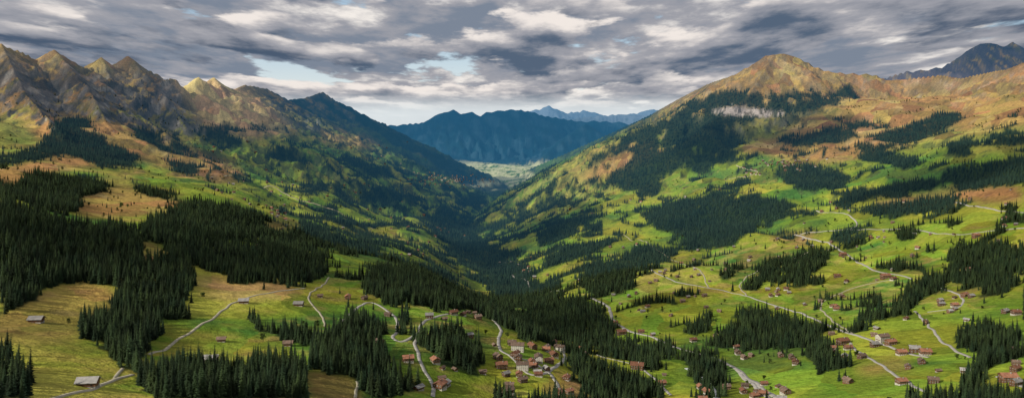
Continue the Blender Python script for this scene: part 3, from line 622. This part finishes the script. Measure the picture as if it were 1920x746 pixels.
# ------------------------------------------------------------ forests
def forest(name,d0,d1,sp,coll,nk,s0,s1):
    x,y=cand(d0,d1,sp); z=zat(x,y); k=forest_density(x,y,z,0.20)&free(x,y)
    x,y,z=x[k],y[k],z[k]; n=len(x); s=rng.uniform(s0,s1,n)*(1+0.4*np.clip(fbm(x/60,y/60,2,61),-1,1)); sc=np.stack([s*rng.uniform(.85,1.2,n),s*rng.uniform(.85,1.2,n),s],1)
    scatter(name,np.stack([x,y,z],1),sc,coll,nk)
forest('spruce_forest',250,1500,6.4,cs,4,0.38,1.0)
forest('spruce_forest',1500,2600,8.5,cs,4,0.45,1.05)
forest('distant_spruce_forest',2600,4500,12,cf,3,0.6,1.05)
forest('distant_spruce_forest',4500,8200,18,cf,3,0.7,1.2)
def singles(name,d0,d1,sp,coll,nk,p,s0,s1):
    x,y=cand(d0,d1,sp,-300,2220); z=zat(x,y); nn=perlin(x/140,y/140,77)
    k=(~forest_density(x,y,z))&free(x,y)&(z<120)&(rng.random(len(x))<p*np.clip(0.4+3.5*nn,0.08,2.2)); x,y,z=x[k],y[k],z[k]; n=len(x); s=rng.uniform(s0,s1,n)
    scatter(name,np.stack([x,y,z],1),np.stack([s,s,s],1),coll,nk)
singles('meadow_spruce_trees',1100,6500,30,cs,4,0.06,0.35,0.8)
singles('meadow_broadleaf_trees',900,5000,22,cb,3,0.08,0.5,1.0)
# ------------------------------------------------------------ sun, added shadow clouds above the view, world, camera
az=math.radians(-122); el=math.radians(30)
S=Vector((math.sin(az)*math.cos(el),math.cos(az)*math.cos(el),math.sin(el)))
sl=bpy.data.lights.new('sun','SUN'); sl.energy=5.0; sl.angle=math.radians(0.5); sl.color=(1,0.91,0.76)
so=bpy.data.objects.new('sun',sl); so.rotation_euler=S.to_track_quat('Z','Y').to_euler(); scene.collection.objects.link(so)
mc=bpy.data.materials.new('shadow_cloud_vapour'); mc.use_nodes=True; nt=mc.node_tree; N=nt.nodes; L=nt.links; b=N['Principled BSDF']; b.inputs['Base Color'].default_value=(0.85,0.85,0.87,1); b.inputs['Roughness'].default_value=1
ca_=N.new('ShaderNodeAttribute'); ca_.attribute_name='dens'; L.new(ca_.outputs['Fac'],b.inputs['Alpha'])
def shadow_cloud(u,d,rx,ry,zt,strength=1.0,Hc=3200):  # unseen clouds added overhead, each aimed to shade a chosen stretch of ground
    tx=(u-CX)/F*d; dH=Hc-zt; k=dH/math.tan(el); cx=tx+math.sin(az)*k; cy=d+math.cos(az)*k
    nth,nr=96,26
    r_,a_=np.meshgrid(np.arange(nr+1)/nr,2*np.pi*np.arange(nth)/nth,indexing='ij'); r_=r_.ravel(); a_=a_.ravel()
    px_=cx+rx*r_*np.cos(a_); py_=cy+ry*r_*np.sin(a_); bump=fbm(px_/350,py_/350,3,200); h=np.sqrt(np.clip(1-r_*r_,0,1))
    dn=np.clip((1-r_)*2.4*strength+1.1*fbm(px_/420,py_/420,4,210)-0.05,0,1)*0.72*np.minimum(1,(1-r_)*6); dn=np.minimum(dn,0.72*min(1,strength+.1))
    top=np.stack([px_,py_,Hc+h*(260+260*bump)],1); bot=np.stack([px_,py_,Hc-h*(50+40*bump)],1); V=np.concatenate([top,bot]); n1_=(nr+1)*nth; f=[]
    for sd in range(2):
        for i in range(nr):
            for j in range(nth):
                a=sd*n1_+i*nth+j; b_=sd*n1_+i*nth+(j+1)%nth; c=b_+nth; e=a+nth
                f.append((a,b_,c,e) if sd else (a,e,c,b_))
    me=new_mesh('shadow_cloud',V,np.array(f),4); at_=me.attributes.new('dens','FLOAT','POINT'); at_.data.foreach_set('value',np.concatenate([dn,dn]).astype(np.float32)); me.materials.append(mc)
    me.polygons.foreach_set('use_smooth',np.ones(len(f),bool))
    ob=bpy.data.objects.new('shadow_cloud',me); scene.collection.objects.link(ob)
shadow_cloud(60,4200,800,600,50,0.5)
shadow_cloud(640,9000,1500,1900,-200,0.9)
shadow_cloud(760,5800,900,1100,-550,0.75)
shadow_cloud(930,15600,4200,1700,-300,0.6,3400)
shadow_cloud(130,1450,480,420,-200,0.4)
shadow_cloud(960,4200,520,900,-600,0.75)
shadow_cloud(1400,4700,800,420,-100,0.8)
shadow_cloud(1860,9000,900,800,500,0.6,3600)
shadow_cloud(1760,3100,600,260,-200,0.6)
shadow_cloud(700,1750,350,300,-340,0.6)
w=bpy.data.worlds.new('World'); scene.world=w; w.use_nodes=True; nt=w.node_tree; N=nt.nodes; L=nt.links
w.cycles.sampling_method='MANUAL'; w.cycles.sample_map_resolution=256
bg=N['Background']; bg.inputs['Strength'].default_value=0.1
sky=N.new('ShaderNodeTexSky'); sky.sky_type='NISHITA'; sky.sun_disc=False; sky.sun_elevation=el; sky.sun_rotation=az; sky.altitude=1500
tc=N.new('ShaderNodeTexCoord'); sp=N.new('ShaderNodeSeparateXYZ'); L.new(tc.outputs['Generated'],sp.inputs[0])
def M(op,a,b=None,c=None):
    n=N.new('ShaderNodeMath'); n.operation=op
    for i,q in enumerate([a,b,c]):
        if q is None: continue
        if isinstance(q,(int,float)): n.inputs[i].default_value=q
        else: L.new(q,n.inputs[i])
    return n.outputs[0]
def MR(v,a,b,c,d,smooth=True):
    n=N.new('ShaderNodeMapRange'); n.interpolation_type='SMOOTHSTEP' if smooth else 'LINEAR'
    L.new(v,n.inputs[0]); 
    for i,q in enumerate((a,b,c,d)): n.inputs[i+1].default_value=q
    return n.outputs[0]
def MIX(f,a,b):
    n=N.new('ShaderNodeMix'); n.data_type='RGBA'; L.new(f,n.inputs[0])
    for i,q in ((6,a),(7,b)):
        if isinstance(q,tuple): n.inputs[i].default_value=(*q,1)
        else: L.new(q,n.inputs[i])
    return n.outputs[2]
zc=M('ADD',M('MAXIMUM',sp.outputs[2],0.0),0.05)
px=M('MULTIPLY',M('DIVIDE',sp.outputs[0],M('POWER',zc,0.6)),2.4); py=M('MULTIPLY',M('LOGARITHM',zc,math.e),-3.3)
py=M('ADD',py,M('MULTIPLY',M('LESS_THAN',sp.outputs[1],0.0),17.0))
def vec(ox,oy,oz=3.3):
    c=N.new('ShaderNodeCombineXYZ'); L.new(M('ADD',px,ox),c.inputs[0]); L.new(M('ADD',py,oy),c.inputs[1]); c.inputs[2].default_value=oz
    return c.outputs[0]
def noise(v,sc,det,ro):
    n=N.new('ShaderNodeTexNoise'); n.inputs['Scale'].default_value=sc; n.inputs['Detail'].default_value=det; n.inputs['Roughness'].default_value=ro; L.new(v,n.inputs['Vector']); return n.outputs['Fac']
band=M('MULTIPLY',MR(sp.outputs[2],0.035,0.06,0,1),MR(sp.outputs[2],0.085,0.125,1,0))
band=M('MULTIPLY',band,MR(sp.outputs[0],-0.15,0.3,0.30,0.08))
def layer(under,seed,scale,thr,lo,hi,bright):
    """one deck of cumulus: soft-edged puffs, bright upper rims, darker flat bases"""
    def f(oy): return noise(vec(seed*7.7,oy+seed*3.1,seed),scale,7,0.56)
    a=f(0.0); up=f(-0.22/scale); fine=noise(vec(seed,0,seed+5),scale*3.2,6,0.6)
    m=MR(M('ADD',a,M('MULTIPLY',M('SUBTRACT',fine,0.5),0.10)),thr,thr+0.05,0,1)
    r=M('ADD',M('MULTIPLY',M('SUBTRACT',a,up),3.9),M('MULTIPLY',M('SUBTRACT',fine,0.5),1.0))
    core=MR(a,thr,thr+0.22,0.25,-0.17)
    s=M('SUBTRACT',M('ADD',M('ADD',r,core),bright),band)
    c=MIX(MR(s,-0.05,0.45,0,1),lo,(3.4,3.45,3.85)); c=MIX(MR(s,0.38,0.9,0,1),c,hi)
    return MIX(m,under,c)
skyc=MIX(MR(sp.outputs[2],0.0,0.12,0,1),(8.4,8.9,9.0),(4.4,6.1,7.6))
skyn=N.new('ShaderNodeMix'); skyn.data_type='RGBA'; skyn.inputs[0].default_value=0.7; L.new(sky.outputs[0],skyn.inputs[6]); L.new(skyc,skyn.inputs[7])
al=skyn.outputs[2]
al=layer(al,2.0,0.8,0.39,(2.0,2.4,3.1),(9.0,8.5,8.0),0.40)
al=layer(al,5.0,0.6,0.46,(0.9,1.3,1.95),(8.8,8.1,7.6),0.29)
al=layer(al,9.0,0.5,0.51,(0.7,1.05,1.65),(8.2,7.6,7.2),0.17)
hz=MR(sp.outputs[2],0.003,0.035,0.85,0.0)
al=MIX(hz,al,(7.6,8.2,8.4))
L.new(al,bg.inputs['Color'])
cam=bpy.data.cameras.new('camera'); cam.sensor_width=36; cam.lens=36*F/1920; cam.shift_y=-(373-VH)/1920; cam.clip_start=5; cam.clip_end=60000
co=bpy.data.objects.new('camera',cam); co.location=(0,0,0); co.rotation_euler=(math.pi/2,0,0); scene.collection.objects.link(co); scene.camera=co
scene.view_settings.view_transform='Standard'; scene.view_settings.look='None'; scene.view_settings.exposure=0
